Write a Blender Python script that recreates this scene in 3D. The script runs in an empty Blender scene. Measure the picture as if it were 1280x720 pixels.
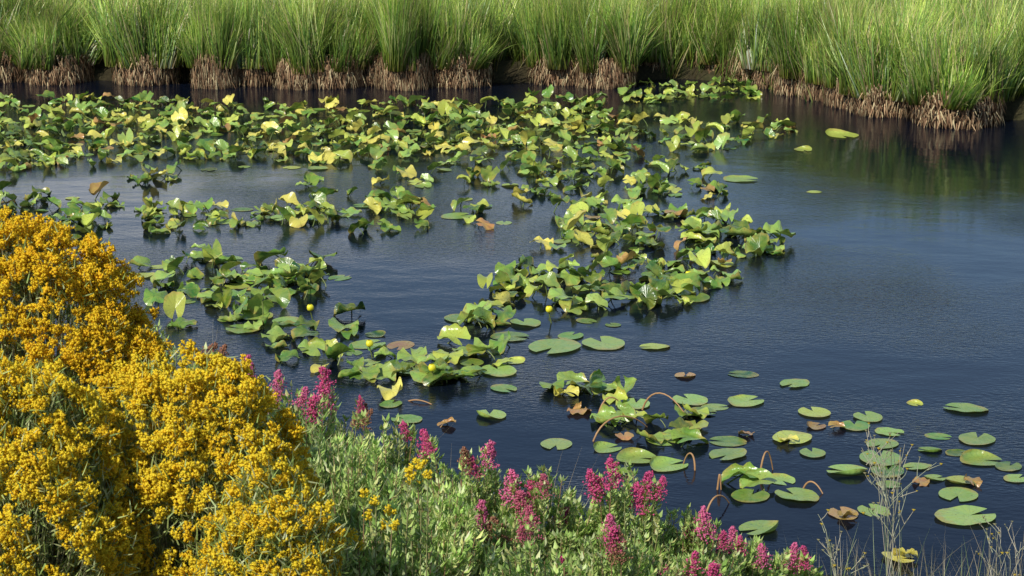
import bpy, math, random
import numpy as np
from math import radians, sin, cos, pi
from mathutils import Matrix, Vector
rng = np.random.default_rng(11)
random.seed(5)
F = 2500.0; PITCH = radians(13.9); H = 4.0
cP, sP = cos(PITCH), sin(PITCH)
scene = bpy.context.scene
COL = scene.collection

def ray(px, py):
    u = (px-640)/F; v = (360-py)/F
    return np.array([u, cP+v*sP, -sP+v*cP])
def wat(px, py, z=0.0):
    d = ray(px, py); t = (H-z)/-d[2]
    return np.array([0, 0, H])+t*d
def at(px, py, dist):
    d = ray(px, py); return np.array([0, 0, H])+d*(dist/d[1])

# ------------------------------------------------------------------ materials
def new_mat(name):
    m = bpy.data.materials.new(name); m.use_nodes = True
    nt = m.node_tree; nt.nodes.clear()
    return m, nt, nt.nodes, nt.links
def nd(ns, t, **kw):
    n = ns.new(t)
    for k, v in kw.items(): setattr(n, k, v)
    return n
def mixc(ns, ls, fac, a, b, blend='MIX'):
    n = ns.new('ShaderNodeMix'); n.data_type = 'RGBA'; n.blend_type = blend
    for s, v in ((n.inputs[0], fac), (n.inputs[6], a), (n.inputs[7], b)):
        if isinstance(v, (int, float)): s.default_value = v
        elif isinstance(v, tuple): s.default_value = v if len(v) == 4 else (*v, 1)
        else: ls.new(v, s)
    return n.outputs[2]
def mth(ns, ls, op, a, b=0.0, c=0.0, clamp=False):
    n = ns.new('ShaderNodeMath'); n.operation = op; n.use_clamp = clamp
    for i, v in enumerate((a, b, c)):
        if isinstance(v, (int, float)): n.inputs[i].default_value = v
        else: ls.new(v, n.inputs[i])
    return n.outputs[0]
def ramp(ns, ls, fac, stops):
    n = ns.new('ShaderNodeValToRGB'); e = n.color_ramp.elements
    while len(e) < len(stops): e.new(0.5)
    for el, (p, c) in zip(e, stops):
        el.position = p; el.color = (*c, 1) if len(c) == 3 else c
    ls.new(fac, n.inputs[0]); return n.outputs[0]
def finish(ns, ls, color, rough=0.5, transl=0.25, bump=None, spec=0.5, bstr=0.3):
    b = ns.new('ShaderNodeBsdfPrincipled')
    if isinstance(color, tuple): b.inputs['Base Color'].default_value = (*color, 1)
    else: ls.new(color, b.inputs['Base Color'])
    b.inputs['Roughness'].default_value = rough
    b.inputs['Specular IOR Level'].default_value = spec
    out = ns.new('ShaderNodeOutputMaterial')
    if bump is not None:
        bn = ns.new('ShaderNodeBump'); bn.inputs['Strength'].default_value = bstr; bn.inputs['Distance'].default_value = 0.01
        ls.new(bump, bn.inputs['Height']); ls.new(bn.outputs[0], b.inputs['Normal'])
    if transl > 0:
        t = ns.new('ShaderNodeBsdfTranslucent'); mx = ns.new('ShaderNodeMixShader'); mx.inputs[0].default_value = transl
        if isinstance(color, tuple): t.inputs[0].default_value = (*color, 1)
        else: ls.new(color, t.inputs[0])
        ls.new(b.outputs[0], mx.inputs[1]); ls.new(t.outputs[0], mx.inputs[2]); ls.new(mx.outputs[0], out.inputs[0])
    else: ls.new(b.outputs[0], out.inputs[0])

def leaf_mat(name, attr):
    m, nt, ns, ls = new_mat(name)
    if attr:
        c = nd(ns, 'ShaderNodeAttribute', attribute_name='Col').outputs['Color']
    else:
        c = ns.new('ShaderNodeObjectInfo').outputs['Color']
    uv = ns.new('ShaderNodeUVMap').outputs[0]
    sep = ns.new('ShaderNodeSeparateXYZ'); ls.new(uv, sep.inputs[0])
    x = mth(ns, ls, 'SUBTRACT', sep.outputs[0], 0.5); y = mth(ns, ls, 'SUBTRACT', sep.outputs[1], 0.4)
    ang = mth(ns, ls, 'ARCTAN2', x, y)
    r = mth(ns, ls, 'SQRT', mth(ns, ls, 'ADD', mth(ns, ls, 'MULTIPLY', x, x), mth(ns, ls, 'MULTIPLY', y, y)))
    vein = mth(ns, ls, 'POWER', mth(ns, ls, 'ABSOLUTE', mth(ns, ls, 'SINE', mth(ns, ls, 'MULTIPLY', ang, 9.0))), 0.25)
    geo = ns.new('ShaderNodeNewGeometry')
    no = nd(ns, 'ShaderNodeTexNoise'); no.inputs['Scale'].default_value = 11; no.inputs['Detail'].default_value = 6; no.inputs['Roughness'].default_value = .65
    ls.new(geo.outputs['Position'], no.inputs['Vector'])
    no2 = nd(ns, 'ShaderNodeTexNoise'); no2.inputs['Scale'].default_value = 60; no2.inputs['Detail'].default_value = 3
    ls.new(geo.outputs['Position'], no2.inputs['Vector'])
    blot = ramp(ns, ls, no.outputs[0], [(0.38, (0, 0, 0)), (0.64, (1, 1, 1))])
    col = mixc(ns, ls, mth(ns, ls, 'MULTIPLY', blot, 0.6), c, mixc(ns, ls, 0.55, c, (0.52, 0.50, 0.07)))
    dark = mixc(ns, ls, 1.0, col, (0.82, 0.86, 0.8), 'MULTIPLY')
    col = mixc(ns, ls, vein, dark, col)
    rim = ramp(ns, ls, mth(ns, ls, 'ADD', r, mth(ns, ls, 'MULTIPLY', mth(ns, ls, 'SUBTRACT', no.outputs[0], 0.5), 0.8)), [(0.43, (0, 0, 0)), (0.58, (1, 1, 1))])
    col = mixc(ns, ls, mth(ns, ls, 'MULTIPLY', rim, 0.6), col, (0.42, 0.29, 0.07))
    spot = ramp(ns, ls, no2.outputs[0], [(0.63, (0, 0, 0)), (0.68, (1, 1, 1))])
    col = mixc(ns, ls, mth(ns, ls, 'MULTIPLY', spot, 0.5), col, (0.10, 0.05, 0.015))
    # leaf undersides are duller
    col = mixc(ns, ls, mth(ns, ls, 'MULTIPLY', geo.outputs['Backfacing'], 0.0), col, (0.1, 0.1, 0.05))
    hb = mth(ns, ls, 'ADD', vein, mth(ns, ls, 'MULTIPLY', no.outputs[0], 3.0))
    finish(ns, ls, col, rough=0.27, transl=0.2, bump=hb, spec=0.7, bstr=0.25)
    return m
M_PAD = leaf_mat('lily_leaf', False); M_PADS = leaf_mat('lily_leaf_mass', True)

def attr_mat(name, rough=0.5, transl=0.3, grad=None, spec=0.4, noise=0.25, nscale=3.0):
    m, nt, ns, ls = new_mat(name)
    c = nd(ns, 'ShaderNodeAttribute', attribute_name='Col').outputs['Color']
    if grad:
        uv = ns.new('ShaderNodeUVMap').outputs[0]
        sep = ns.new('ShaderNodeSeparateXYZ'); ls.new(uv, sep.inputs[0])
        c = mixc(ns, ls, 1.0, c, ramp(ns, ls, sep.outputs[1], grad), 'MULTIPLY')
    if noise:
        geo = ns.new('ShaderNodeNewGeometry')
        no = nd(ns, 'ShaderNodeTexNoise'); no.inputs['Scale'].default_value = nscale; no.inputs['Detail'].default_value = 3
        ls.new(geo.outputs['Position'], no.inputs['Vector'])
        v = ramp(ns, ls, no.outputs[0], [(0.3, (1-noise,)*3), (0.7, (1.0+noise,)*3)])
        c = mixc(ns, ls, 1.0, c, v, 'MULTIPLY')
    finish(ns, ls, c, rough, transl, None, spec)
    return m
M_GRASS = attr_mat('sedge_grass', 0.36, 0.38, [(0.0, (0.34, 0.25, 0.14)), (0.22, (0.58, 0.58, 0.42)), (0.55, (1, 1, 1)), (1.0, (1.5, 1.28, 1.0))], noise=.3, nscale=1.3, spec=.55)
M_ROOT = attr_mat('root_fibre', 0.9, 0.0, None, 0.1)
M_STEM = attr_mat('plant_stem', 0.6, 0.1, None, 0.3, 0.0)
M_LEAF = attr_mat('shrub_leaf', 0.45, 0.4, None, 0.4, 0.15)
M_PETAL = attr_mat('petal', 0.6, 0.45, None, 0.15, 0.0)

def simple(name, c, rough=0.6, transl=0.0):
    m, nt, ns, ls = new_mat(name); 
    geo = ns.new('ShaderNodeNewGeometry'); no = ns.new('ShaderNodeTexNoise'); no.inputs['Scale'].default_value = 30
    ls.new(geo.outputs['Position'], no.inputs['Vector'])
    col = mixc(ns, ls, no.outputs[0], tuple(0.65*v for v in c), tuple(min(1, 1.3*v) for v in c))
    finish(ns, ls, col, rough, transl); return m
M_LSTEM = simple('lily_stalk', (0.16, 0.20, 0.05), 0.45, 0.1)
M_BSTEM = simple('withered_stalk', (0.36, 0.20, 0.08), 0.6)
M_BALL = simple('lily_flower', (0.85, 0.72, 0.03), 0.45, 0.1)

# soil
m, nt, ns, ls = new_mat('soil'); M_SOIL = m
geo = ns.new('ShaderNodeNewGeometry')
n1 = ns.new('ShaderNodeTexNoise'); n1.inputs['Scale'].default_value = 2.2; n1.inputs['Detail'].default_value = 9
ls.new(geo.outputs['Position'], n1.inputs['Vector'])
n2 = ns.new('ShaderNodeTexNoise'); n2.inputs['Scale'].default_value = 24; n2.inputs['Detail'].default_value = 6
ls.new(geo.outputs['Position'], n2.inputs['Vector'])
c = ramp(ns, ls, n1.outputs[0], [(0.3, (0.018, 0.013, 0.008)), (0.5, (0.035, 0.03, 0.014)), (0.7, (0.04, 0.05, 0.016))])
finish(ns, ls, mixc(ns, ls, 0.5, c, ramp(ns, ls, n2.outputs[0], [(0.3, (0.01, 0.008, 0.005)), (0.7, (0.06, 0.05, 0.025))])), 0.95, 0, n2.outputs[0], 0.1, 0.8)

# water
m, nt, ns, ls = new_mat('pond_water'); M_WATER = m
geo = ns.new('ShaderNodeNewGeometry')
mp = ns.new('ShaderNodeMapping'); mp.inputs['Rotation'].default_value = (0, 0, radians(25)); mp.inputs['Scale'].default_value = (1.0, 1.6, 1.0)
ls.new(geo.outputs['Position'], mp.inputs[0])
w1 = ns.new('ShaderNodeTexNoise'); w1.inputs['Scale'].default_value = 18.0; w1.inputs['Detail'].default_value = 3; w1.inputs['Roughness'].default_value = 0.55
w2 = ns.new('ShaderNodeTexNoise'); w2.inputs['Scale'].default_value = 1.6; w2.inputs['Detail'].default_value = 2
w3 = ns.new('ShaderNodeTexNoise'); w3.inputs['Scale'].default_value = 0.35; w3.inputs['Detail'].default_value = 2
for w in (w1, w2): ls.new(mp.outputs[0], w.inputs['Vector'])
ls.new(geo.outputs['Position'], w3.inputs['Vector'])
amp = ramp(ns, ls, w3.outputs[0], [(0.40, (0.15,)*3), (0.62, (1.0,)*3)])
hgt = mth(ns, ls, 'ADD', mth(ns, ls, 'MULTIPLY', mth(ns, ls, 'MULTIPLY', w1.outputs[0], 0.0055), amp), mth(ns, ls, 'MULTIPLY', w2.outputs[0], 0.005))
bn = ns.new('ShaderNodeBump'); bn.inputs['Strength'].default_value = 1.0; bn.inputs['Distance'].default_value = 1.0
ls.new(hgt, bn.inputs['Height'])
b = ns.new('ShaderNodeBsdfPrincipled'); b.inputs['Base Color'].default_value = (0.003, 0.005, 0.011, 1)
b.inputs['Roughness'].default_value = 0.04; b.inputs['IOR'].default_value = 1.23
ls.new(bn.outputs[0], b.inputs['Normal'])
o = ns.new('ShaderNodeOutputMaterial'); ls.new(b.outputs[0], o.inputs[0])

# ------------------------------------------------------------------ mesh tools
def raw_mesh(name, V, faces, mat, uv=None, col=None, smooth=False):
    V = np.asarray(V, dtype=np.float32); faces = np.asarray(faces, dtype=np.int32)
    me = bpy.data.meshes.new(name); n, k = faces.shape
    me.vertices.add(len(V)); me.vertices.foreach_set('co', V.ravel())
    me.loops.add(n*k); me.loops.foreach_set('vertex_index', faces.ravel())
    me.polygons.add(n); me.polygons.foreach_set('loop_start', np.arange(0, n*k, k, dtype=np.int32))
    me.polygons.foreach_set('loop_total', np.full(n, k, dtype=np.int32))
    if smooth: me.polygons.foreach_set('use_smooth', np.ones(n, dtype=bool))
    if uv is not None:
        l = me.uv_layers.new(name='UVMap'); l.data.foreach_set('uv', np.asarray(uv, dtype=np.float32)[faces.ravel()].ravel())
    if col is not None:
        a = me.color_attributes.new('Col', 'FLOAT_COLOR', 'POINT')
        cc = np.ones((len(V), 4), dtype=np.float32); cc[:, :3] = col; a.data.foreach_set('color', cc.ravel())
    me.materials.append(mat); me.update(calc_edges=True)
    return me
def bake(T, tf, tuv, idx, M, off, col):
    T = np.asarray(T); idx = np.asarray(idx); n = len(idx); nv = T.shape[1]
    V = np.einsum('nij,nvj->nvi', M, T[idx])+off[:, None, :]
    Fc = (tf[None]+(np.arange(n)*nv)[:, None, None]).reshape(-1, tf.shape[1])
    UV = np.tile(tuv, (n, 1)); C = np.repeat(col, nv, axis=0)
    return V.reshape(-1, 3), Fc, UV, C
def merge(parts):
    Vs, Fs, Us, Cs = [], [], [], []; o = 0
    for V, Fc, U, C in parts:
        Vs.append(V); Fs.append(Fc+o); Us.append(U); Cs.append(C); o += len(V)
    return np.concatenate(Vs), np.concatenate(Fs), np.concatenate(Us), np.concatenate(Cs)
def nrm(a): return a/np.maximum(np.linalg.norm(a, axis=-1, keepdims=True), 1e-9)
def frames(up, side=None, scale=None):
    up = nrm(np.asarray(up, float)); n = len(up)
    if side is None: side = rng.normal(size=(n, 3))
    y = nrm(side-(side*up).sum(1, keepdims=True)*up); x = np.cross(y, up)
    M = np.stack([x, y, up], axis=2)
    if scale is not None:
        s = np.asarray(scale)
        if s.ndim == 1: s = s[:, None].repeat(3, 1)
        M = M*s[:, None, :]
    return M
def tubes(paths, r0, r1, sides=4):
    P = np.asarray(paths, float); n, mm, _ = P.shape
    tan = np.gradient(P, axis=1); tan = nrm(tan)
    ref = np.array([0.31, 0.87, 0.12]); a = nrm(np.cross(tan, ref)); b2 = np.cross(tan, a)
    ang = np.arange(sides)*2*pi/sides
    rad = np.linspace(0, 1, mm)[None, :, None, None]
    rr = (np.asarray(r0).reshape(-1, 1, 1, 1)*(1-rad)+np.asarray(r1).reshape(-1, 1, 1, 1)*rad)
    V = P[:, :, None, :]+rr*(a[:, :, None, :]*np.cos(ang)[None, None, :, None]+b2[:, :, None, :]*np.sin(ang)[None, None, :, None])
    f = []
    for i in range(mm-1):
        for j in range(sides):
            f.append((i*sides+j, i*sides+(j+1) % sides, (i+1)*sides+(j+1) % sides, (i+1)*sides+j))
    f = np.array(f)
    Fc = (f[None]+(np.arange(n)*mm*sides)[:, None, None]).reshape(-1, 4)
    V = V.reshape(-1, 3)
    return V, Fc, np.zeros((len(V), 2)), mm*sides
def obj(name, data, parent=None, loc=(0, 0, 0), rot=(0, 0, 0), scale=(1, 1, 1), **props):
    o = bpy.data.objects.new(name, data); COL.objects.link(o)
    o.location = loc; o.rotation_euler = rot; o.scale = scale
    if parent: o.parent = parent
    for k, v in props.items(): o[k] = v
    return o

# ------------------------------------------------------------------ terrain and water
def shore_near(x): return np.interp(x, [-8, -3, -1.5, 0, 1.5, 2.6, 6], [11.4, 10.9, 10.5, 10.1, 9.9, 9.8, 9.2])
def shore_far(x): return np.interp(x, [-30, -8, -5, 0, 2.6, 3.4, 4.2, 5.0, 6.5, 12, 30], [30, 28.6, 28.5, 28.3, 28.7, 28.0, 26.5, 25.4, 24.9, 24.5, 22])
def ground_h(x, y):
    x = np.asarray(x, float); y = np.asarray(y, float)
    s = shore_near(x)-y; f = y-shore_far(x)
    hn = 0.23*np.clip(s, 0, 12)+0.10*np.clip(-x, 0, 3)*np.clip(s, 0, 1.5)
    hf = 0.26*np.clip(f/0.25, 0, 1)+0.012*np.clip(f, 0, 300)
    h = np.where(s > -0.6, hn-0.75*np.clip(-s/0.6, 0, 1)-0.0, -0.75)
    h = np.where(f > -0.5, hf-0.75*np.clip(-f/0.5, 0, 1), h)
    bump = 0.03*np.sin(x*2.3+y)*np.sin(y*1.9-x*.7)
    return h+np.where((s > 0.3) | (f > 0.3), bump, 0)
xs = np.concatenate([np.linspace(-600, -16, 14), np.linspace(-15, 15, 121), np.linspace(16, 600, 14)])
ys = np.concatenate([np.linspace(-300, -4, 10), np.linspace(-3, 35, 220), np.linspace(36, 60, 24), np.linspace(65, 1500, 20)])
X, Y = np.meshgrid(xs, ys); Z = ground_h(X, Y)
V = np.stack([X, Y, Z], 2).reshape(-1, 3); nx, ny = len(xs), len(ys)
i, j = np.meshgrid(np.arange(nx-1), np.arange(ny-1)); a = (j*nx+i).ravel()
Fg = np.stack([a, a+1, a+1+nx, a+nx], 1)
obj('ground', raw_mesh('ground', V, Fg, M_SOIL, smooth=True), kind='structure', label='dark soil banks and pond bed')
Vw = np.array([[-40, 6, 0], [40, 6, 0], [40, 32, 0], [-40, 32, 0]])
obj('water', raw_mesh('water', Vw, [[0, 1, 2, 3]], M_WATER), kind='structure', label='rippled dark blue pond water')

# ------------------------------------------------------------------ grass
def blade_templates(n=8, seg=5):
    T = []
    t = np.linspace(0, 1, seg+1)
    for k in range(n):
        b = 0.05+0.95*(k/(n-1))**1.5
        ang = b*1.5*t**1.4
        dy = np.concatenate([[0], np.cumsum(np.sin(ang[1:])*np.diff(t))])
        dz = np.concatenate([[0], np.cumsum(np.cos(ang[1:])*np.diff(t))])
        w = 0.5*(1-t**2.2)+0.04
        T.append(np.concatenate([np.stack([-w, dy, dz], 1), np.stack([w, dy, dz], 1)]))
    s = seg+1
    f = np.array([[i, i+s, i+s+1, i+1] for i in range(seg)])
    uv = np.concatenate([np.stack([np.zeros(s), t], 1), np.stack([np.ones(s), t], 1)])
    return np.array(T), f, uv
BT, BF, BUV = blade_templates()
GP = np.array([[0.30, 0.46, 0.08], [0.21, 0.38, 0.08], [0.42, 0.55, 0.12], [0.56, 0.62, 0.26], [0.12, 0.25, 0.05]])
def blades(pos, lean, length, width, bend, col, wind=(0.25, 0, 0)):
    n = len(pos)
    up = nrm(np.array([0, 0, 1.0])+lean*1.0)
    side = lean+np.array(wind)+rng.normal(size=(n, 3))*0.3; side[:, 2] = 0
    M = frames(up, side, np.stack([width, length, length], 1))
    return bake(BT, BF, BUV, np.clip((bend*7).astype(int), 0, 7), M, pos, col)
def gcol(n, dry=0.12):
    c = GP[rng.choice(5, n, p=[.32, .22, .2, .13, .13])]*rng.uniform(.65, 1.25, (n, 1))
    d = rng.random(n) < dry; c[d] = np.array([0.54, 0.46, 0.25])*rng.uniform(.6, 1.1, (d.sum(), 1))
    return c

def tussock_meshes(seed, R=0.5, nb=2700, hgt=0.95):
    n = nb; a = rng.uniform(0, 2*pi, n); r = R*np.sqrt(rng.random(n))*0.9
    k = 24; ta = rng.uniform(0, 2*pi, k); tr = R*np.sqrt(rng.random(k))*1.15; ti = rng.choice(k, n, p=(lambda w: w/w.sum())(rng.uniform(.3, 1.6, k)))
    tc = np.stack([np.cos(ta)*tr, np.sin(ta)*tr, 0*ta], 1)[ti]
    pos = np.stack([np.cos(a)*r, np.sin(a)*r, 0*a], 1)*.34+tc*.90
    r = np.linalg.norm(pos, axis=1); d = pos/np.maximum(r, 1e-6)[:, None]
    pos[:, 2] = 0.40*(1-np.clip(r/R, 0, 1)**2*.4)+0.02
    tl = (rng.normal(size=(k, 3))*[.26, .16, 0])[ti]
    lean = d*(0.0+0.10*np.clip(r/R, 0, 1.1)**1.5)[:, None]*rng.uniform(.1, 1.5, (n, 1))+rng.normal(size=(n, 3))*[.12, .10, 0]+tl+np.array([0.06, 0, 0])
    L = hgt*rng.uniform(.45, 1.1, n)*rng.uniform(.6, 1.2, k)[ti]
    g = blades(pos, lean, L, rng.uniform(.010, .018, n), rng.beta(1.6, 2.6, n), gcol(n)*rng.uniform(.7, 1.2, k)[ti][:, None], tuple(np.array([rng.normal()*.35, 0, 0])))
    n = 2000; a = rng.uniform(0, 2*pi, n); d = np.stack([np.cos(a), np.sin(a), 0*a], 1)
    z = rng.uniform(0.06, 0.50, n)
    rp = R*(1.02+0.06*np.sin(a*3+seed)+.06*np.sin(a*7+seed*2))
    pos = d*(rp*rng.uniform(.86, 1.04, n)*(1-.3*np.clip((z-.36)/.16, 0, 1)**2))[:, None]; pos[:, 2] = z
    up = d*rng.uniform(-.2, .2, (n, 1))+np.array([0, 0, -1.0])+rng.normal(size=(n, 3))*.22
    c = np.array([[.24, .14, .075], [.36, .24, .13], [.10, .055, .03], [.50, .40, .22]])[rng.choice(4, n, p=[.32, .28, .22, .18])]*rng.uniform(.6, 1.2, (n, 1))
    M = frames(up, -d, np.stack([rng.uniform(.006, .014, n), *([rng.uniform(.06, .20, n)]*2)], 1))
    th = bake(BT, BF, BUV, rng.integers(0, 4, n), M, pos, c)
    nt_, nz = 28, 8; Vc = []
    for iz in range(nz):
        t = iz/(nz-1)
        for it in range(nt_):
            aa = it*2*pi/nt_
            rr = R*(0.92+0.06*sin(aa*3+seed)+0.06*sin(aa*7+seed*2))*(cos(t*pi/2)**0.35 if t > .6 else 0.84+0.12*t)
            Vc.append((rr*cos(aa), rr*sin(aa), -0.25+0.68*t))
    fc = np.array([[z0*nt_+k, z0*nt_+(k+1) % nt_, (z0+1)*nt_+(k+1) % nt_, (z0+1)*nt_+k] for z0 in range(nz-1) for k in range(nt_)])
    Vc = np.array(Vc); core = (Vc, fc, np.zeros((len(Vc), 2)), np.tile([[.05, .03, .018]], (len(Vc), 1)))
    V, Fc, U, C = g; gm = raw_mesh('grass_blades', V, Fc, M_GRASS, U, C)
    V, Fc, U, C = merge([th, core]); rm = raw_mesh('root_mass', V, Fc, M_ROOT, U, C)
    return gm, rm
TM = [tussock_meshes(s, hgt=h) for s, h in ((1, 1.1), (2.3, 1.0), (4.1, 1.2), (5.7, .92), (7.7, 1.05), (9.1, 1.15))]
tuss = [(-8, 104, 1.0), (62, 107, 1.0), (178, 108, 1.0), (265, 112, .65), (316, 109, 1.0), (372, 113, .75), (412, 112, .9), (455, 109, .95), (505, 114, .75), (572, 111, 1.0),
        (706, 108, .95), (760, 112, .85), (822, 98, 1.0), (870, 97, .9), (915, 101, .95), (945, 106, .85), (978, 112, .85), (1012, 121, .9), (1042, 128, .75), (1072, 137, .8), (1118, 148, 1.0), (1205, 162, 1.15), (1340, 150, .95)]
for k, (px, py, s) in enumerate(tuss):
    p = wat(px, py); p[1] += 0.5*s
    e = obj('sedge_tussock', None, loc=(p[0], p[1], 0), rot=(0, 0, rng.uniform(-3, 3)), scale=(s*rng.uniform(.95, 1.1), s, rng.uniform(.85, 1.1)),
            category='grass tussock', group='grass tussocks along the pond edge',
            label='green sedge tussock on a brown root mound at the water edge')
    gm, rm = TM[k % 6]
    obj('grass_blades', gm, e, kind='stuff'); obj('root_mass', rm, e)

def meadow(n, y0, y1, hmin, hmax, wscale=1.0, x0=-9.5, x1=9.5):
    k = n//26
    x = rng.uniform(x0, x1, k); f = y0+(y1-y0)*rng.random(k)**0.9
    x *= (30+f)/32; y = shore_far(x)+f
    cl = np.sin(x*2.1+1.3*np.sin(y*1.3))*np.sin(y*1.7+np.sin(x*1.1)*1.5)
    keep = rng.random(k) < 0.75+0.25*cl
    x, y, cl = x[keep], y[keep], cl[keep]; k = len(x)
    tl = np.stack([0.10+np.sin(x*0.9+y*0.6)*0.14+rng.normal(size=k)*.22, rng.normal(size=k)*.16-0.05, 0*x], 1)
    tL = rng.uniform(hmin, hmax, k)*(1+.2*cl); tcol = rng.uniform(.7, 1.25, k)*(1+.2*cl)
    tr = rng.uniform(.05, .16, k)
    ti = np.repeat(np.arange(k), 26); n = len(ti)
    dd = rng.normal(size=(n, 2))
    px_ = x[ti]+dd[:, 0]*tr[ti]*.6; py_ = y[ti]+dd[:, 1]*tr[ti]*.6
    pos = np.stack([px_, py_, ground_h(px_, py_)-.03], 1)
    lean = tl[ti]+np.stack([dd[:, 0]*.13, dd[:, 1]*.13, 0*px_], 1)
    return blades(pos, lean, tL[ti]*rng.uniform(.6, 1.1, n), rng.uniform(.010, .018, n)*wscale, rng.beta(1.6, 3, n), gcol(n, .14)*tcol[ti][:, None])
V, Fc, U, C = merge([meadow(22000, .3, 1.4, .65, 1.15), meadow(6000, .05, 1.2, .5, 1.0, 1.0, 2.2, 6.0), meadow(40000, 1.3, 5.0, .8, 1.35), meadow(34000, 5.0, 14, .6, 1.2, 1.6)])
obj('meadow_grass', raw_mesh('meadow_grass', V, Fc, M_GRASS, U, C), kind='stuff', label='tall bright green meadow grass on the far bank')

# ------------------------------------------------------------------ lily leaves
RINGS, SEG = 6, 28
def leaf_geo(fold=0.0, bend=0.0, wave=0.0, cup=0.0, ph=0.0, curl=0.0, asym=0.0, rag=0.025):
    g = 0.24
    a = np.linspace(-pi+g, pi-g, SEG+1)
    rn = 1+rag*np.convolve(rng.normal(size=SEG+3), [.5, .8, .5], 'valid')
    ox = 0.43*np.sin(a)*rn; oy = 0.10+0.50*np.cos(a)*rn
    jz = np.convolve(rng.normal(size=SEG+3), [.6, 1, .6], 'valid')
    V = []; UV = []
    for k in range(RINGS+1):
        t = k/RINGS
        x = ox*t; y = oy*t
        UV.append(np.stack([x+.5, y+.4], 1))
        z = cup*(x*x+y*y)+wave*t*t*np.sin(3*a+ph)*.5+wave*.35*t**3*np.sin(7*a+ph*2)+wave*.18*t**2*jz
        ctl = np.clip((t-.6)/.4, 0, 1)**1.3*curl*(np.clip(np.sin(a+ph), 0, 1))
        x = x*(1-ctl*.5); y = y*(1-ctl*.5); z = z+ctl*.25
        fx = np.where(x > 0, fold+asym, fold-asym)
        xx = x*np.cos(fx); z = z*np.cos(fx)+np.abs(x)*np.sin(fx)
        x = xx
        if abs(bend) > 1e-3:
            th = bend*y; R = 1/bend
            y2 = (R+0*y)*np.sin(th)-z*np.sin(th)*1.0; z2 = R*(1-np.cos(th))+z*np.cos(th)
            y, z = y2, z2
        V.append(np.stack([x, y, z], 1))
    V = np.concatenate(V); UV = np.concatenate(UV); s = SEG+1
    f = np.array([[k*s+j, k*s+j+1, (k+1)*s+j+1, (k+1)*s+j] for k in range(RINGS) for j in range(SEG)])
    return V, f, UV
def rotx(t): return np.array([[1, 0, 0], [0, cos(t), -sin(t)], [0, sin(t), cos(t)]])
def roty(t): return np.array([[cos(t), 0, sin(t)], [0, 1, 0], [-sin(t), 0, cos(t)]])
FLAT, RAISED = [], []
for k in range(10):
    V, LF, LUV = leaf_geo(fold=rng.uniform(0, .04), wave=rng.uniform(.0, .02), cup=rng.uniform(0, .05), ph=rng.uniform(0, 6), curl=[0, 0, 0, .4, 0, .2, 0, 0, .6, 0][k], rag=.012)
    V = V@rotx(rng.uniform(-.02, .03)).T; V[:, 2] += 0.015-min(0, V[:, 2].min())*.8
    FLAT.append((V, raw_mesh('lily_leaf', V, LF, M_PAD, LUV, smooth=True)))
def stalk_path(p0, p1, sag=0.1, m=6):
    t = np.linspace(0, 1, m)[:, None]; p0 = np.array(p0); p1 = np.array(p1)
    d = (p1-p0)*[1, 1, 0]
    return p0+(p1-p0)*t+np.sin(t*pi)*np.array([d[1]*.3, -d[0]*.3, 0.0])+d*(-sag)*np.sin(t*pi)
STK = []; NLOW = 26; NR = 50
for k in range(NR):
    low = k < NLOW; steep = k >= 46
    V, LF, LUV = leaf_geo(fold=rng.uniform(.0, .3 if low else .65), bend=rng.uniform(-1.4, .5), wave=rng.uniform(.05, .18), cup=rng.uniform(-.35, .2), ph=rng.uniform(0, 6), curl=rng.choice([0, 0, .7, 1.2]), asym=rng.uniform(-.25, .25))
    tilt = rng.uniform(.0, .25) if low else rng.uniform(.1, .55) if not steep else rng.uniform(.6, 1.0)
    V = V@rotx(-tilt*rng.choice([1, 1, -1])).T@roty(rng.uniform(-.28, .28)).T
    h = rng.uniform(-.02, .12) if low else rng.uniform(.08, .42)
    V[:, 2] += h-min(0, V[:, 2].min()+h-.0)*.8
    oz = V[0, 2]
    a = rng.uniform(0, 2*pi); q = rng.uniform(.1, .6)
    st = tubes([stalk_path((q*cos(a), q*sin(a), -.3), (V[0, 0], V[0, 1], oz))], [.024], [.018], 6)
    STK.append((st[0], st[1]))
    RAISED.append((V, raw_mesh('lily_leaf', V, LF, M_PAD, LUV, smooth=True), raw_mesh('stalk', st[0], st[1], M_LSTEM, smooth=True)))

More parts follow.
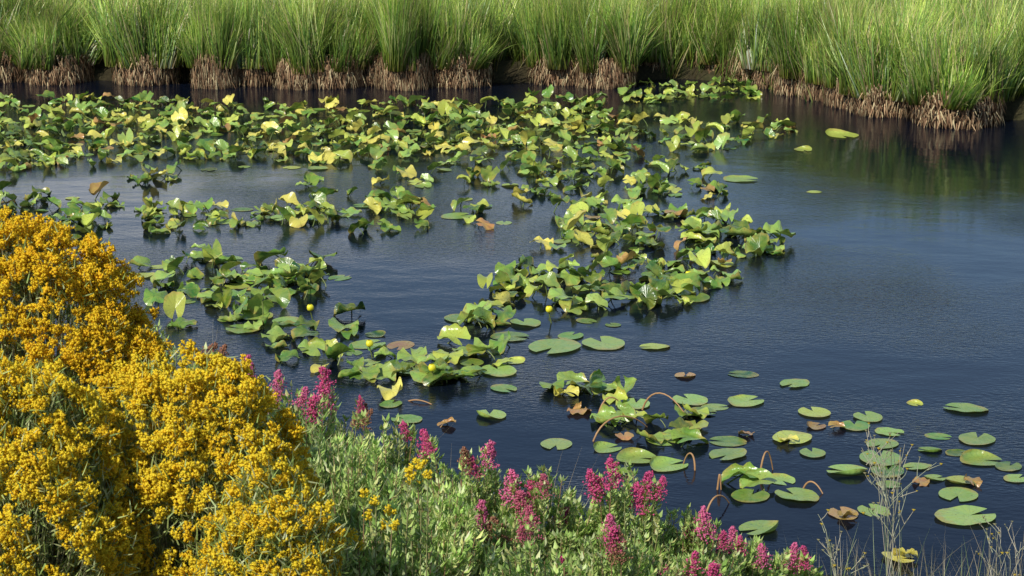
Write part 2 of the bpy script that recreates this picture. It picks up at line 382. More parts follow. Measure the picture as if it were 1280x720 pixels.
PAL = {'dark': ((.05, .13, .022), 'dark green'), 'green': ((.13, .26, .04), 'green'), 'light': ((.27, .42, .09), 'light green'),
       'yg': ((.46, .54, .09), 'yellow-green'), 'yellow': ((.68, .60, .12), 'yellowing'), 'brown': ((.42, .22, .08), 'withered brown')}
KEYS = list(PAL)
pads = []
def near(px, py, w, c='light', raised=False): pads.append((px, py, w, raised, c))
for t in [(612, 519, 46, 'light'), (632, 487, 34, 'green'), (622, 463, 50, 'light'), (690, 436, 70, 'light'), (752, 429, 60, 'light'),
          (642, 422, 50, 'green'), (655, 404, 44, 'light'), (765, 406, 22, 'green'), (815, 434, 36, 'yg'), (857, 469, 30, 'brown'),
          (991, 481, 38, 'light'), (935, 502, 48, 'light'), (860, 500, 48, 'light'), (897, 509, 32, 'light'), (832, 552, 46, 'light'),
          (905, 552, 46, 'green'), (908, 570, 52, 'light'), (988, 550, 54, 'yg'), (1016, 515, 44, 'yg'), (1015, 566, 36, 'light'), (1083, 521, 40, 'light'),
          (1068, 532, 42, 'green'), (1145, 505, 22, 'yg'), (1202, 511, 50, 'light'), (1115, 541, 38, 'light'), (1222, 548, 50, 'light'), (1176, 546, 30, 'green'),
          (1160, 563, 30, 'green'), (1100, 572, 58, 'light'), (1230, 576, 54, 'light'), (1055, 590, 56, 'light'), (1110, 588, 46, 'green'), (1144, 584, 34, 'light'),
          (1203, 602, 42, 'yg'), (1273, 598, 34, 'light'), (1197, 621, 54, 'light'), (1213, 646, 74, 'light'), (1090, 637, 44, 'light'), (1052, 641, 42, 'brown'),
          (948, 663, 58, 'light'), (992, 620, 60, 'light'), (978, 601, 40, 'light'), (940, 619, 52, 'green'), (695, 557, 44, 'light'), (837, 582, 52, 'light'),
          (800, 574, 52, 'light'), (795, 505, 40, 'light'), (1125, 698, 42, 'yellow'), (1020, 533, 30, 'brown'), (1262, 583, 36, 'green'), (760, 560, 40, 'light'),
          (500, 455, 44, 'green'), (463, 430, 44, 'light'), (505, 524, 40, 'green'), (490, 505, 30, 'green'), (1053, 170, 48, 'yg'), (1005, 188, 26, 'yg'), (1020, 240, 18, 'yg'), (930, 225, 40, 'light'), (828, 232, 36, 'light'),
          (845, 366, 56, 'light'), (870, 372, 40, 'green'), (285, 325, 44, 'light'), (275, 268, 26, 'light'), (300, 262, 26, 'green'), (575, 270, 40, 'light'), (620, 440, 30, 'green'), (1170, 598, 30, 'light'), (880, 516, 40, 'green'), (925, 468, 34, 'dark'),
          (310, 395, 50, 'light'), (355, 402, 36, 'light'), (300, 412, 46, 'green'), (900, 330, 40, 'yg'), (950, 312, 40, 'dark'), (620, 405, 34, 'green'), (575, 400, 40, 'green'), (820, 345, 44, 'green'),
          (715, 420, 34, 'green'), (590, 455, 34, 'green'), (640, 452, 30, 'yg'), (735, 402, 26, 'green')]:
    near(*t)
for t in [(590, 440, 56, 'light'), (570, 428, 44, 'yg'), (612, 390, 40, 'yg'), (625, 384, 34, 'yellow'), (930, 604, 50, 'green'), (950, 608, 50, 'light'),
          (715, 484, 50, 'light'), (735, 494, 44, 'dark'), (752, 486, 46, 'green'), (780, 487, 46, 'light'), (725, 514, 34, 'brown'),
          (770, 502, 40, 'yg'), (690, 490, 36, 'green'), (860, 524, 44, 'green'), (850, 547, 44, 'light'), (870, 534, 36, 'yg'), (540, 472, 50, 'light'), (555, 480, 44, 'dark'), (575, 478, 46, 'green'),
          (470, 472, 46, 'light'), (430, 412, 44, 'light'), (440, 395, 44, 'dark'), (985, 554, 30, 'yellow'), (490, 494, 44, 'yellow'), (556, 532, 24, 'brown'), (603, 285, 26, 'brown'), (935, 545, 22, 'brown'), (1150, 605, 24, 'brown'),
          (780, 547, 26, 'brown'), (765, 532, 40, 'light'), (795, 527, 36, 'yg'), (775, 590, 34, 'green'), (925, 300, 40, 'light'), (960, 300, 34, 'dark'), (880, 290, 44, 'light'),
          (1045, 536, 24, 'brown'), (1215, 606, 28, 'brown'), (1060, 648, 28, 'brown'), (1135, 700, 34, 'yellow'), (405, 330, 40, 'dark'), (385, 345, 44, 'light'), (345, 330, 40, 'green')]:
    near(*t, raised=True)
def inpoly(x, y, P):
    c = False; n = len(P)
    for i in range(n):
        x1, y1 = P[i]; x2, y2 = P[(i+1) % n]
        if (y1 > y) != (y2 > y) and x < (x2-x1)*(y-y1)/(y2-y1)+x1: c = not c
    return c
W_FAR = [.15, .21, .24, .25, .12, .03]; W_MID = [.18, .25, .26, .20, .085, .025]; W_NEAR = [.25, .30, .29, .12, .03, .01]
regions = [
    ([(-20, 128), (120, 124), (330, 132), (560, 128), (760, 135), (760, 187), (560, 192), (420, 206), (280, 200), (150, 206), (-20, 220)], 560, .92, W_FAR),
    ([(640, 118), (760, 125), (745, 150), (640, 140)], 22, .95, W_NEAR),
    ([(740, 145), (900, 150), (1005, 155), (1000, 168), (880, 195), (740, 200)], 80, .8, W_FAR),
    ([(540, 195), (760, 190), (880, 205), (930, 230), (900, 258), (720, 258), (620, 238), (560, 216)], 92, .85, W_FAR),
    ([(690, 258), (900, 268), (975, 303), (980, 318), (900, 340), (780, 328), (650, 312), (690, 285)], 102, .85, W_MID),
    ([(630, 335), (800, 330), (930, 345), (860, 382), (700, 392), (600, 364)], 74, .75, W_MID),
    ([(0, 240), (150, 248), (155, 265), (120, 298), (60, 302), (0, 264)], 40, .8, W_FAR),
    ([(150, 262), (350, 256), (350, 282), (180, 294)], 34, .65, W_MID),
    ([(350, 258), (430, 245), (540, 250), (545, 286), (420, 294), (350, 285)], 46, .8, W_MID),
    ([(440, 208), (560, 205), (700, 250), (700, 280), (600, 288), (520, 255)], 22, .5, W_MID),
    ([(150, 208), (440, 203), (440, 240), (150, 245)], 15, .7, W_FAR),
    ([(175, 335), (250, 312), (300, 318), (330, 335), (420, 332), (435, 345), (395, 378), (230, 414), (190, 395)], 68, .78, W_NEAR),
    ([(250, 380), (340, 380), (345, 420), (270, 415)], 6, .3, W_NEAR),
    ([(330, 415), (440, 405), (530, 442), (510, 475), (430, 475), (340, 450)], 25, .6, W_NEAR),
    ([(520, 440), (640, 425), (640, 455), (600, 485), (480, 485)], 14, .55, W_NEAR),
    ([(570, 400), (640, 392), (640, 415), (590, 412)], 7, .6, W_NEAR),
    ([(690, 490), (800, 485), (890, 530), (860, 560), (790, 560)], 9, .4, W_NEAR),
    ([(850, 500), (1060, 520), (1270, 560), (1250, 640), (1040, 610), (900, 600)], 4, .0, W_NEAR),
    ([(770, 100), (960, 102), (960, 122), (880, 130), (780, 132)], 50, .97, [.12, .3, .45, .12, .01, .0]),
]
for P, n, fr, wts in regions:
    x0 = min(p[0] for p in P); x1 = max(p[0] for p in P); y0 = min(p[1] for p in P); y1 = max(p[1] for p in P)
    k = 0; tries = 0
    while k < n and tries < n*60:
        tries += 1
        x = rng.uniform(x0, x1); y = rng.uniform(y0, y1)
        if not inpoly(x, y, P): continue
        sc = (y+260)/810*50
        raised = rng.random() < fr
        md = (.21 if raised else .6)*sc
        if any(abs(x-q[0]) < md and abs(y-q[1]) < md*.36 for q in pads): continue
        pads.append((x, y, None, raised, KEYS[rng.choice(6, p=wts)])); k += 1
items = []
for (px, py, w, raised, c) in pads:
    p = wat(px, py); dist = math.hypot(p[1], H)
    L = (w*dist/F*1.04) if w else (rng.uniform(.15, .265) if raised else rng.uniform(.14, .24))
    items.append((dist, p, L, raised, c, w is not None, py))
items.sort(key=lambda t: (not t[5], t[0]))
stuffL, stuffS = [], []
for k, (dist, p, L, raised, c, nr, py) in enumerate(items):
    rz = rng.uniform(0, 2*pi)
    base, cname = PAL[c]
    col = np.clip(np.array(base)*rng.uniform(.75, 1.3)+rng.normal(size=3)*[.012, .01, .004], .005, 1)
    if raised:
        plow = .85 if py > 410 else .62 if py > 260 else .52
        vi = rng.integers(0, NLOW) if (rng.random() < plow or nr) else rng.integers(NLOW, NR)
    else: vi = rng.integers(0, 10)
    zoff = 0.0 if raised else rng.uniform(-.004, .004)
    if k < 300:
        V, me = (RAISED if raised else FLAT)[vi][:2]
        if raised: lab = cname+' pond lily leaf raised and crumpled on its stalk'
        else: lab = cname+' round pond lily pad floating on water'
        o = obj('lily_pad', me, loc=(p[0], p[1], zoff), rot=(0, 0, rz), scale=(L, L*rng.uniform(.92, 1.1), L if raised else L),
                category='lily pad', group='pond lily leaves on the water', label=lab)
        o.color = (*col, 1)
        if raised: obj('stalk', RAISED[vi][2], o)
    else:
        R = np.array([[cos(rz), -sin(rz), 0], [sin(rz), cos(rz), 0], [0, 0, 1]])*L
        V = (RAISED if raised else FLAT)[vi][0]@R.T+[p[0], p[1], zoff]
        stuffL.append((V, LF, LUV, np.tile(col, (len(V), 1))))
        if raised:
            Vs = STK[vi][0]@R.T+[p[0], p[1], 0]; stuffS.append((Vs, STK[vi][1], np.zeros((len(Vs), 2)), np.tile([[.12, .17, .04]], (len(Vs), 1))))
V, Fc, U, C = merge(stuffL); lp = obj('lily_pad_mass', raw_mesh('lily_pad_mass', V, Fc, M_PADS, U, C, smooth=True), kind='stuff', label='distant crowd of yellow-green pond lily leaves')
V, Fc, U, C = merge(stuffS); obj('stalks', raw_mesh('stalks', V, Fc, M_STEM, U, C), lp, kind='stuff')

def globe_mesh():
    nt_, nz = 12, 8; V = []
    for iz in range(nz):
        t = iz/(nz-1); z = -cos(t*pi*.86)*.5; r = .5*sin(max(.02, t*pi*.86))**.8
        for it in range(nt_):
            a = it*2*pi/nt_; q = r*(1+.10*math.cos(3*a))
            V.append((q*cos(a), q*sin(a), z))
    f = [[z0*nt_+k, z0*nt_+(k+1) % nt_, (z0+1)*nt_+(k+1) % nt_, (z0+1)*nt_+k] for z0 in range(nz-1) for k in range(nt_)]
    return raw_mesh('bloom', V, f, M_BALL, smooth=True)
GM = globe_mesh()
fs = tubes([stalk_path((.05, .02, -.15), (0, 0, .10), 0.1)], [.006], [.005], 6); FSM = raw_mesh('stalk', fs[0], fs[1], M_LSTEM)
for (px, py) in [(388, 403), (860, 360), (686, 405), (462, 449), (540, 480)]:
    p = wat(px, py)
    e = obj('pond_lily_flower', None, loc=(p[0], p[1], 0), category='flower', group='yellow pond lily flowers', label='small round yellow pond lily bloom above the water')
    obj('bloom', GM, e, loc=(0, 0, .12), scale=(.055,)*3); obj('stalk', FSM, e)
def bez(p, m=14):
    p = [np.array(q, float) for q in p]; t = np.linspace(0, 1, m)[:, None]
    return (1-t)**3*p[0]+3*(1-t)**2*t*p[1]+3*(1-t)*t*t*p[2]+t**3*p[3]
for (px, py, dx, hh, dy) in [(738, 552, .38, .13, .3), (800, 512, .30, .14, -.2), (868, 588, -.06, .10, .1), (880, 640, .16, .08, .15), (948, 594, .10, .14, 0.1), (500, 500, .22, .02, -.1), (895, 612, .03, .10, 0), (745, 520, .2, .12, .1), (1000, 610, .12, .06, -.1)]:
    p = wat(px, py)
    P = bez([(0, 0, -.1), (.02, 0, hh*1.3), (dx*.6, dy*.5, hh*1.5), (dx, dy, .0 if hh < .15 else hh*.5)])
    t = tubes([P], [.007], [.004], 6)
    obj('lily_stalk', raw_mesh('lily_stalk', t[0], t[1], M_BSTEM, smooth=True), loc=p, category='plant stalk', group='withered lily stalks', label='bent withered brown lily stalk rising from water')

# ------------------------------------------------------------------ shrubs
def floret():
    V = []; k = 5
    V.append((0, 0, -.5))
    for i in range(k): a = i*2*pi/k; V.append((.28*cos(a), .28*sin(a), .1))
    for i in range(k): a = (i+.5)*2*pi/k; V.append((.60*cos(a), .60*sin(a), .44))
    V.append((0, 0, .36))
    f = []
    for i in range(k):
        j = (i+1) % k
        f.append((0, 1+j, 1+i)); f.append((1+i, 1+j, 6+i)); f.append((1+i, 6+i, 11)); f.append((6+i, 1+j, 11))
    return np.array(V), np.array(f)
FV, FT = floret()
def cluster_geo(n, base):
    # loose, slightly elongated spray rather than a ball
    k = 5; ca = rng.uniform(0, 2*pi, k); cr = rng.uniform(.1, .42, k); ci = rng.integers(0, k, n)
    cc = np.stack([np.cos(ca)*cr, np.sin(ca)*cr, rng.uniform(0, .5, k)], 1)[ci]
    o_ = rng.normal(size=(n, 3))*[.11, .11, .12]
    pos = cc+o_+np.array([0, 0, .1])
    up = cc*[1.2, 1.2, 0]+o_*2+[0, 0, .65]+rng.normal(size=(n, 3))*.14
    s = rng.uniform(.15, .25, n)
    M = frames(up, None, np.stack([s, s, s*1.5], 1))
    c = base*rng.uniform(.88, 1.05, (n, 1))
    return bake(FV[None], FT, np.zeros((len(FV), 2)), np.zeros(n, int), M, pos, c)
def leaf_tmpl(wr=.5):
    V = np.array([[0, 0, 0], [-.5*wr, .12, .4], [0, 0.02, .45], [.5*wr, .12, .4], [0, -.10, 1.0]])
    f = np.array([[0, 2, 1], [0, 3, 2], [1, 2, 4], [2, 3, 4]])
    return V, f
def cdist(P): return np.linalg.norm(P-np.array([0, 0, H]), axis=1)

YEL = [np.array([1.0, .73, .035]), np.array([1.0, .80, .05]), np.array([1.0, .68, .03])]
FOL = np.array([[.34, .46, .13], [.48, .57, .20], [.24, .33, .08], [.54, .58, .27]])
def rabbitbrush(cx, cy, top, rx, ry, base_z, cols, seed, nlump, label, open_=.55, nfol=16000):
    rz = (top-base_z)*.60; cz = top-rz
    C0 = np.array([cx, cy, base_z])
    cen = np.array([cx, cy, cz])-C0
    e = obj('rabbitbrush_shrub', None, loc=C0, category='shrub', group='yellow flowering shrubs on the bank', label=label)
    k = np.arange(nlump)+.5; z = 1-1.5*k/nlump; ph = pi*(1+5**.5)*k
    d = np.stack([np.sqrt(1-z*z)*np.cos(ph), np.sqrt(1-z*z)*np.sin(ph), z], 1)
    d = nrm(d+rng.normal(size=d.shape)*.10)
    rad = 1+.08*np.sin(d[:, 0]*7+seed)*np.sin(d[:, 1]*6+seed*2)+rng.normal(size=nlump)*.040
    lump = cen+d*np.array([rx, ry, rz])*rad[:, None]*.93
    per = 13
    lc = np.repeat(lump, per, 0); ld = np.repeat(d, per, 0); n = len(lc)
    up0 = nrm(ld*1.0+np.array([0, -.15, .65]))
    off = rng.normal(size=(n, 3)); off = off-(off*up0).sum(1, keepdims=True)*up0; off = nrm(off)*(rng.random((n, 1))**.5)
    lr = rng.uniform(.045, .08, nlump).repeat(per)[:, None]
    pos = lc+off*lr+up0*(.05*(1-(off**2).sum(1, keepdims=True)))+rng.normal(size=(n, 3))*.014
    up = nrm(up0+off*.5+rng.normal(size=(n, 3))*.2)
    keep = rng.random(n) < np.clip(open_+.25+1.0*ld[:, 2], open_, 1)
    lpos = pos.copy(); pos, up = pos[keep], up[keep]; n = len(pos)
    size = rng.uniform(.034, .060, n)
    CG = [cluster_geo(32, cols[i % len(cols)]) for i in range(5)]
    CM = [raw_mesh('flower_cluster', g[0], g[1], M_PETAL, g[2], g[3]) for g in CG]
    order = np.argsort(cdist(pos+C0)+.8*(up[:, 1] > .4))
    M = frames(up, None, size)
    for q in order[:100]:
        mm = Matrix([[*M[q][0], pos[q][0]], [*M[q][1], pos[q][1]], [*M[q][2], pos[q][2]], [0, 0, 0, 1]])
        o = bpy.data.objects.new('flower_cluster', CM[q % 5]); COL.objects.link(o); o.parent = e; o.matrix_local = mm
    parts = []
    for v in range(5):
        sel = np.array([q for q in order[100:] if q % 5 == v])
        g = CG[v]; Vv = np.einsum('nij,vj->nvi', M[sel], g[0])+pos[sel][:, None]
        nv = len(g[0]); Fc = (g[1][None]+(np.arange(len(sel))*nv)[:, None, None]).reshape(-1, 3)
        parts.append((Vv.reshape(-1, 3), Fc, np.zeros((nv*len(sel), 2)), np.tile(g[3], (len(sel), 1))*np.repeat(rng.uniform(.88, 1.05, (len(sel), 1)), nv, 0)))
    V, Fc, U, C = merge(parts); obj('flower_clusters', raw_mesh('flower_clusters', V, Fc, M_PETAL, None, C), e, kind='stuff')
    paths = []
    for L in pos[rng.random(n) < .2]:
        b = np.array([rng.normal()*.06, rng.normal()*.06, -.05])
        t = np.linspace(0, 1, 6)[:, None]
        paths.append((1-t)**2*b+2*(1-t)*t*(L*np.array([.75, .75, .45]))+t*t*L)
    tb = tubes(paths, [.005]*len(paths), [.0014]*len(paths), 4)
    tc = np.array([[.30, .34, .14], [.32, .30, .16], [.20, .20, .10]])[rng.integers(0, 3, len(paths))]
    obj('twigs', raw_mesh('twigs', tb[0], tb[1], M_STEM, None, np.repeat(tc, tb[3], 0)), e, kind='stuff')
    P = np.array(paths); nl = 6000
    pi_ = rng.integers(0, len(P), nl); tt = rng.uniform(.45, 1, nl)*5; i0 = np.clip(tt.astype(int), 0, 4); fr = (tt-i0)[:, None]
    base = P[pi_, i0]*(1-fr)+P[pi_, i0+1]*fr; tan = nrm(P[pi_, i0+1]-P[pi_, i0])
    n2 = nfol; li = rng.integers(0, len(lpos), n2); q = rng.uniform(.82, .99, (n2, 1))
    base2 = cen+(lpos[li]-cen)*q+rng.normal(size=(n2, 3))*.03; tan2 = nrm((lpos[li]-cen)+np.array([0, 0, .35]))
    base = np.concatenate([base, base2]); tan = np.concatenate([tan, tan2]); nl += n2
    up = tan*.9+rng.normal(size=(nl, 3))*.5
    ln = rng.uniform(.026, .056, nl)
    g = FOL[rng.integers(0, 4, nl)]*rng.uniform(.7, 1.2, (nl, 1))
    b_ = bake(BT[:4, :, :], BF, BUV, rng.integers(0, 4, nl), frames(up, None, np.stack([ln*0+.0045, ln, ln], 1)), base, g)
    obj('foliage', raw_mesh('foliage', b_[0], b_[1], M_LEAF, b_[2], b_[3]), e, kind='stuff')

def rb(px, py, dist, rx, ry, cols, seed, nl, label, **k):
    p = at(px, py, dist)
    rabbitbrush(p[0], p[1], p[2], rx, ry, float(ground_h(p[0], p[1])), cols, seed, nl, label, **k)
rb(20, 286, 7.2, .50, .5, [YEL[0], YEL[2], YEL[0]], 1, 310, 'dense golden yellow rabbitbrush with a domed crown', open_=.8, nfol=13000)
rb(222, 460, 6.35, .43, .45, [YEL[1], YEL[0], YEL[1]], 2.2, 200, 'yellow flowering rabbitbrush with grey-green stems showing through')
rb(0, 474, 5.9, .36, .4, [YEL[1], YEL[0]], 3.7, 150, 'bright yellow rabbitbrush leaning over the grassy slope')
rb(335, 610, 5.9, .17, .28, [YEL[1], YEL[0]], 5.1, 80, 'low yellow rabbitbrush beside pink flowering spirea')

def spike_geo(n, base):
    t = rng.random(n)**.85; a = rng.uniform(0, 2*pi, n)
    lob = 1+.5*np.sin(t*15+a*2+rng.uniform(0, 6))
    r = .24*(1-t)**.55*rng.uniform(.3, 1.35, n)*lob+.03
    pos = np.stack([r*np.cos(a)+.08*np.sin(t*3), r*np.sin(a), t+rng.normal(size=n)*.03], 1)
    up = pos*[3, 3, 0]+[0, 0, .35]+rng.normal(size=(n, 3))*.4
    s = rng.uniform(.04, .085, n)
    c = base*rng.uniform(.75, 1.2, (n, 1))
    br = rng.random(n) < .06; c[br] = np.array([.34, .16, .10])
    return bake(FV[None], FT, np.zeros((len(FV), 2)), np.zeros(n, int), frames(up, None, np.stack([s, s, s*1.5], 1)), pos, c)
PINK = [np.array([.84, .15, .36]), np.array([.90, .25, .46]), np.array([.70, .19, .28]), np.array([.50, .25, .15])]
SPM = []
for i in range(8):
    g = spike_geo(300, PINK[[0, 1, 0, 0, 2, 0, 1, 3][i]]); SPM.append(raw_mesh('flower_spike', g[0], g[1], M_PETAL, g[2], g[3]))
LV, LFt = leaf_tmpl(.42)
GREENS = np.array([[.36, .52, .12], [.49, .61, .18], [.22, .36, .07], [.58, .65, .30], [.64, .64, .22]])
def shrub(name, px, py, dist, rad, flowers, label, group, cat, tone=1.0, nst=85, leafL=.047, leafW=1.0, yellow=None):
    top = at(px, py, dist); gz = float(ground_h(top[0], top[1])); C0 = np.array([top[0], top[1], gz]); Hh = top[2]-gz
    e = obj(name, None, loc=C0, category=cat, group=group, label=label)
    tips = []
    for i in range(nst):
        a = rng.uniform(0, 2*pi); q = rng.random()**.6
        z = Hh*(1-.35*q*q)*rng.uniform(.70, 1.05)
        tips.append((rad*q*cos(a), rad*q*sin(a), z))
    ft = []
    for (fx, fy) in flowers:
        w = at(fx, fy, dist+rng.uniform(-.22, .05))-C0; ft.append(w)
    tips = np.array(tips+[tuple(w) for w in ft])
    n = len(tips); t = np.linspace(0, 1, 6)[None, :, None]
    b = np.stack([tips[:, 0]*.3+rng.normal(size=n)*.03, tips[:, 1]*.3+rng.normal(size=n)*.03, np.full(n, -.05)], 1)
    mid = tips*np.array([.75, .75, .55])+rng.normal(size=(n, 3))*.02
    P = (1-t)**2*b[:, None]+2*(1-t)*t*mid[:, None]+t*t*tips[:, None]
    tb = tubes(P, [.004]*n, [.0018]*n, 4)
    tc = np.array([[.28, .17, .09], [.30, .30, .12], [.38, .28, .15]])[rng.integers(0, 3, n)]
    obj('branches', raw_mesh('branches', tb[0], tb[1], M_STEM, None, np.repeat(tc, tb[3], 0)), e, kind='stuff')
    nl = n*44
    pi_ = rng.integers(0, n, nl); tt = (1-rng.random(nl)**1.4*.7)*5*.995; i0 = np.clip(tt.astype(int), 0, 4); fr = (tt-i0)[:, None]
    base = P[pi_, i0]*(1-fr)+P[pi_, i0+1]*fr; tan = nrm(P[pi_, i0+1]-P[pi_, i0])
    rnd = rng.normal(size=(nl, 3)); rnd = nrm(rnd-(rnd*tan).sum(1, keepdims=True)*tan)
    up = tan*.75+rnd*.8; ln = leafL*rng.uniform(.6, 1.3, nl)*(1.15-.4*tt/5)
    stemtone = rng.uniform(.75, 1.25, n)[pi_][:, None]
    g = GREENS[rng.choice(5, nl, p=[.3, .25, .2, .15, .10])]*rng.uniform(.8, 1.15, (nl, 1))*tone*stemtone
    bk = bake(LV[None], LFt, np.zeros((len(LV), 2)), np.zeros(nl, int), frames(up, -tan, np.stack([ln*leafW, ln, ln], 1)), base, np.clip(g, 0, .78))
    obj('foliage', raw_mesh('foliage', bk[0], bk[1], M_LEAF, None, bk[3]), e, kind='stuff')
    for i, w in enumerate(ft):
        if yellow is not None:
            o = obj('flower_cluster', yellow, e, loc=w, rot=(rng.normal()*.3, rng.normal()*.3, rng.uniform(0, 6)), scale=(rng.uniform(.04, .06),)*3)
        else:
            s = rng.uniform(.085, .15)
            o = obj('flower_spike', SPM[rng.integers(0, 8)], e, loc=(w[0], w[1], w[2]-s*.65), rot=(rng.normal()*.22, rng.normal()*.22, rng.uniform(0, 6)), scale=(s*rng.uniform(.8, 1.15),)*2+(s,))
SG = 'pink flowering spirea bushes on the bank'
def sp(px, py, d, r, fl, **k): shrub('spirea_bush', px, py, d, r, fl, 'leafy spirea bush with upright magenta flower spikes', SG, 'shrub', **k)
sp(385, 478, 8.7, .26, [(350, 475), (372, 492), (405, 492), (404, 470), (340, 500), (450, 502), (445, 515), (390, 505)], nst=110)
sp(300, 466, 7.6, .20, [(268, 440), (312, 458), (255, 436), (325, 480)])
sp(485, 524, 8.5, .28, [(535, 550), (510, 535), (455, 520)], nst=110)
sp(590, 570, 8.2, .28, [(585, 568), (606, 562), (540, 548), (595, 578)], nst=110)
sp(680, 593, 8.1, .27, [(665, 610), (680, 605), (640, 605), (700, 640), (655, 628)], nst=110)
sp(775, 586, 8.2, .26, [(750, 598), (765, 588), (808, 602), (824, 606), (745, 608), (805, 618)])
sp(860, 642, 8.3, .24, [(875, 655), (905, 670), (860, 670), (885, 650), (810, 645)])
sp(935, 672, 8.6, .2, [(920, 668), (955, 690), (938, 708), (925, 680), (900, 680)])
sp(990, 694, 8.8, .14, [(985, 690), (1005, 695), (1000, 705)])
sp(640, 650, 7.4, .30, [(600, 640), (625, 665), (665, 650), (575, 690), (548, 658), (660, 662)], nst=110)
sp(770, 672, 7.4, .28, [(765, 668), (705, 712), (760, 655), (775, 680)])
sp(870, 698, 7.6, .22, [(860, 704), (890, 712), (825, 712)])
def gs(px, py, d, r, **k): shrub('willow_shrub', px, py, d, r, [], 'grey-green leafy shrub between spirea and rabbitbrush', 'grey-green shrubs on the bank', 'shrub', **k)
gs(430, 552, 7.6, .30, tone=1.15, leafL=.056, leafW=.75, nst=115)
gs(540, 615, 7.1, .30, tone=1.15, leafL=.056, leafW=.75, nst=115)
gs(385, 518, 8.0, .27, tone=1.15, leafL=.052, leafW=.8)
gs(250, 458, 7.3, .24, tone=1.1, leafL=.048, leafW=.6, nst=110)
gs(450, 650, 6.6, .28, tone=1.15, leafL=.056, leafW=.65, nst=115)
gs(680, 680, 6.9, .28, tone=1.1)
gs(195, 410, 8.4, .22, tone=1.0, leafL=.045, leafW=.6)
g = cluster_geo(28, YEL[1]); YM = raw_mesh('flower_cluster', g[0], g[1], M_PETAL, g[2], g[3])
for (px, py, fl) in [(520, 600, [(527, 586), (515, 594), (535, 598), (522, 604), (510, 604)]), (475, 640, [(470, 632), (485, 644), (462, 650), (478, 662), (455, 622), (490, 660)]), (440, 678, [(435, 672), (448, 682), (425, 690)])]:
    shrub('goldenrod_plant', px, py, 6.5, .07, fl, 'small goldenrod with yellow blooms among spirea', 'goldenrod plants', 'wildflower', nst=14, yellow=YM)

DRY = np.array([[.55, .47, .30], [.44, .36, .20], [.60, .55, .40], [.32, .30, .15]])
def tuft(px, py, dist, n, L, spread, label, name='dry_grass_tuft', green=0.0, w=.0026):
    p = at(px, py, dist); gz = float(ground_h(p[0], p[1])); Lm = p[2]-gz
    pos = np.stack([rng.normal(size=n)*.09, rng.normal(size=n)*.07, np.zeros(n)-.03], 1)
    lean = rng.normal(size=(n, 3))*[spread, spread, 0]
    ln = Lm*rng.uniform(.6, 1.1, n)
    c = DRY[rng.integers(0, 4, n)]*rng.uniform(.6, 1.05, (n, 1)); gi = rng.random(n) < green; c[gi] = [.20, .28, .09]
    M = frames(nrm(np.array([0, 0, 1.0])+lean), lean+rng.normal(size=(n, 3))*.1, np.stack([ln*0+w, ln, ln], 1))
    bk = bake(BT, BF, BUV, rng.integers(0, 5, n), M, pos, c)
    o = obj(name, raw_mesh(name, bk[0], bk[1], M_LEAF, bk[2], bk[3]), loc=(p[0], p[1], gz), category='grass tuft', group='dry grass on the near bank', label=label)
for (px, py, d, n) in [(1080, 662, 8.9, 30), (1180, 668, 8.9, 30), (1240, 645, 9.0, 32), (1275, 655, 8.8, 34), (1030, 652, 8.8, 26), (1140, 668, 8.6, 28), (1100, 625, 9.0, 16), (230, 412, 7.6, 50), (190, 415, 7.4, 60), (120, 690, 5.4, 34), (290, 440, 7.4, 40), (520, 520, 8.6, 24), (640, 560, 8.4, 20), (720, 540, 8.6, 12), (1210, 685, 8.6, 30), (150, 410, 7.0, 34), (340, 515, 7.0, 34), (400, 600, 6.6, 24), (600, 610, 7.4, 22), (1255, 695, 8.3, 30), (260, 440, 6.9, 40)]:
    tuft(px, py, d, n, 1, .25, 'thin tan dry grass stems growing on the bank', green=.25)
FHM = []
for cc in ([.65, .5, .06], [.4, .38, .2]):
    FHM.append(raw_mesh('flower_head', FV, FT, M_PETAL, None, np.tile([cc], (len(FV), 1))))
def weed(px, py, dist):
    top = at(px, py, dist); gz = float(ground_h(top[0], top[1])); hh = top[2]-gz
    paths = []; tips = []
    def br(p, d, L, lev):
        q = p+d*L; mid = (p+q)/2+rng.normal(size=3)*L*.08
        t = np.linspace(0, 1, 6)[:, None]; paths.append((1-t)**2*p+2*(1-t)*t*mid+t*t*q)
        if lev == 0: tips.append(q); return
        for k in range(3 if lev > 1 else 2):
            u = rng.uniform(.35, .9); br(p*(1-u)+q*u, nrm(d+rng.normal(size=3)*[.45, .45, .15]), L*rng.uniform(.24, .40), lev-1)
    for k in range(4):
        br(np.array([rng.normal()*.02, rng.normal()*.02, -.03]), nrm(np.array([rng.normal()*.12, rng.normal()*.10, 1])), hh*rng.uniform(.70, .95), 2)
    e = obj('wildflower_weed', None, loc=(top[0], top[1], gz), category='wildflower', group='spindly weeds at the shore', label='spindly grey branching weed with tiny yellow flower heads')
    tb = tubes(paths, [.0021]*len(paths), [.0010]*len(paths), 4)
    c = np.array([[.36, .38, .24], [.44, .40, .28]])[rng.integers(0, 2, len(paths))]
    obj('stems', raw_mesh('stems', tb[0], tb[1], M_STEM, None, np.repeat(c, tb[3], 0)), e)
    for q in tips:
        obj('flower_head', FHM[rng.integers(0, 2)], e, loc=q, scale=(rng.uniform(.010, .020),)*3)
weed(1135, 500, 9.3); weed(1120, 540, 9.2); weed(1255, 645, 9.3); weed(1060, 640, 9.0)

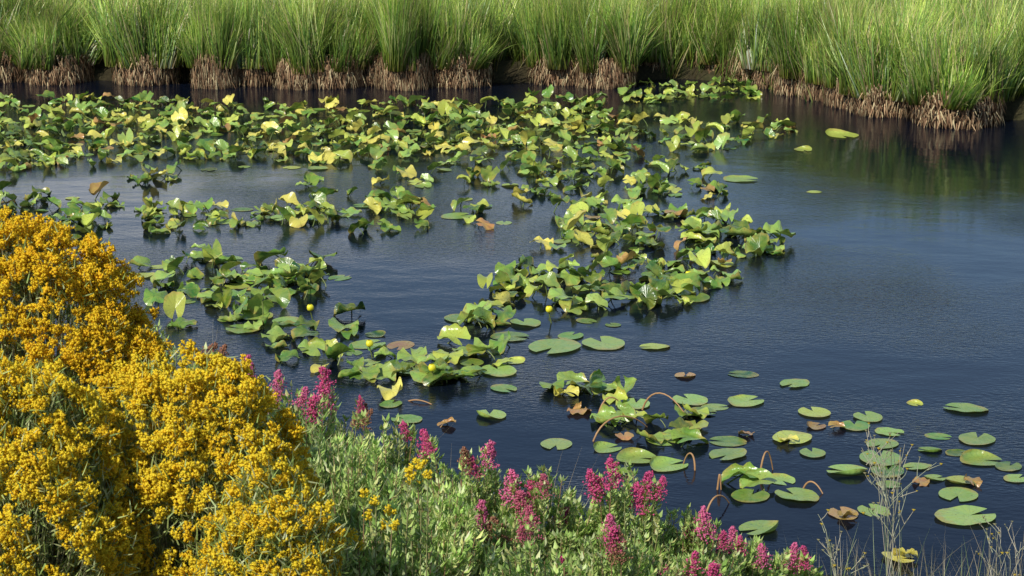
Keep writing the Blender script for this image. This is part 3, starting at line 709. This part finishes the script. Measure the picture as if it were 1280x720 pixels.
# ------------------------------------------------------------------ light, sky, camera
S = np.array([-.46, -.74, .76]); S = S/np.linalg.norm(S)
w = bpy.data.worlds.new('World'); scene.world = w; w.use_nodes = True
ns, ls = w.node_tree.nodes, w.node_tree.links
bg = ns['Background']; sky = ns.new('ShaderNodeTexSky'); sky.sky_type = 'NISHITA'; sky.sun_disc = False
sky.sun_elevation = math.asin(S[2]); sky.sun_rotation = math.atan2(S[0], S[1]); sky.air_density = 1.0; sky.dust_density = 0.15; sky.ozone_density = 3.0
tc = ns.new('ShaderNodeTexCoord'); sp_ = ns.new('ShaderNodeSeparateXYZ'); ls.new(tc.outputs['Generated'], sp_.inputs[0])
mp = ns.new('ShaderNodeMapping'); mp.inputs['Scale'].default_value = (2.2, 2.2, 9.0); ls.new(tc.outputs['Generated'], mp.inputs[0])
cn = ns.new('ShaderNodeTexNoise'); cn.inputs['Scale'].default_value = 1.6; cn.inputs['Detail'].default_value = 6; ls.new(mp.outputs[0], cn.inputs['Vector'])
cl = ramp(ns, ls, cn.outputs[0], [(0.42, (0, 0, 0)), (0.58, (1, 1, 1))])
lowm = ramp(ns, ls, sp_.outputs[2], [(0.0, (1, 1, 1)), (0.18, (1, 1, 1)), (0.23, (.04,)*3), (1.0, (.04,)*3)])
fac = mth(ns, ls, 'MULTIPLY', mth(ns, ls, 'MULTIPLY', cl, lowm), 0.9)
skyc = mixc(ns, ls, fac, sky.outputs[0], (10.0, 10.2, 10.6))
ls.new(skyc, bg.inputs[0]); bg.inputs[1].default_value = 0.135
sl = bpy.data.lights.new('sun', 'SUN'); sl.energy = 5.0; sl.angle = radians(.5); sl.color = (1, .96, .88)
so = bpy.data.objects.new('sun', sl); COL.objects.link(so); so.rotation_euler = Vector(S).to_track_quat('Z', 'Y').to_euler(); so.location = (0, 0, 20)
cd = bpy.data.cameras.new('camera'); cd.sensor_width = 36; cd.lens = 36*F/1280; cd.clip_end = 3000
co = bpy.data.objects.new('camera', cd); COL.objects.link(co); co.location = (0, 0, H); co.rotation_euler = (radians(90)-PITCH, 0, 0)
scene.camera = co
scene.view_settings.view_transform = 'Standard'; scene.view_settings.look = 'None'; scene.view_settings.exposure = 0
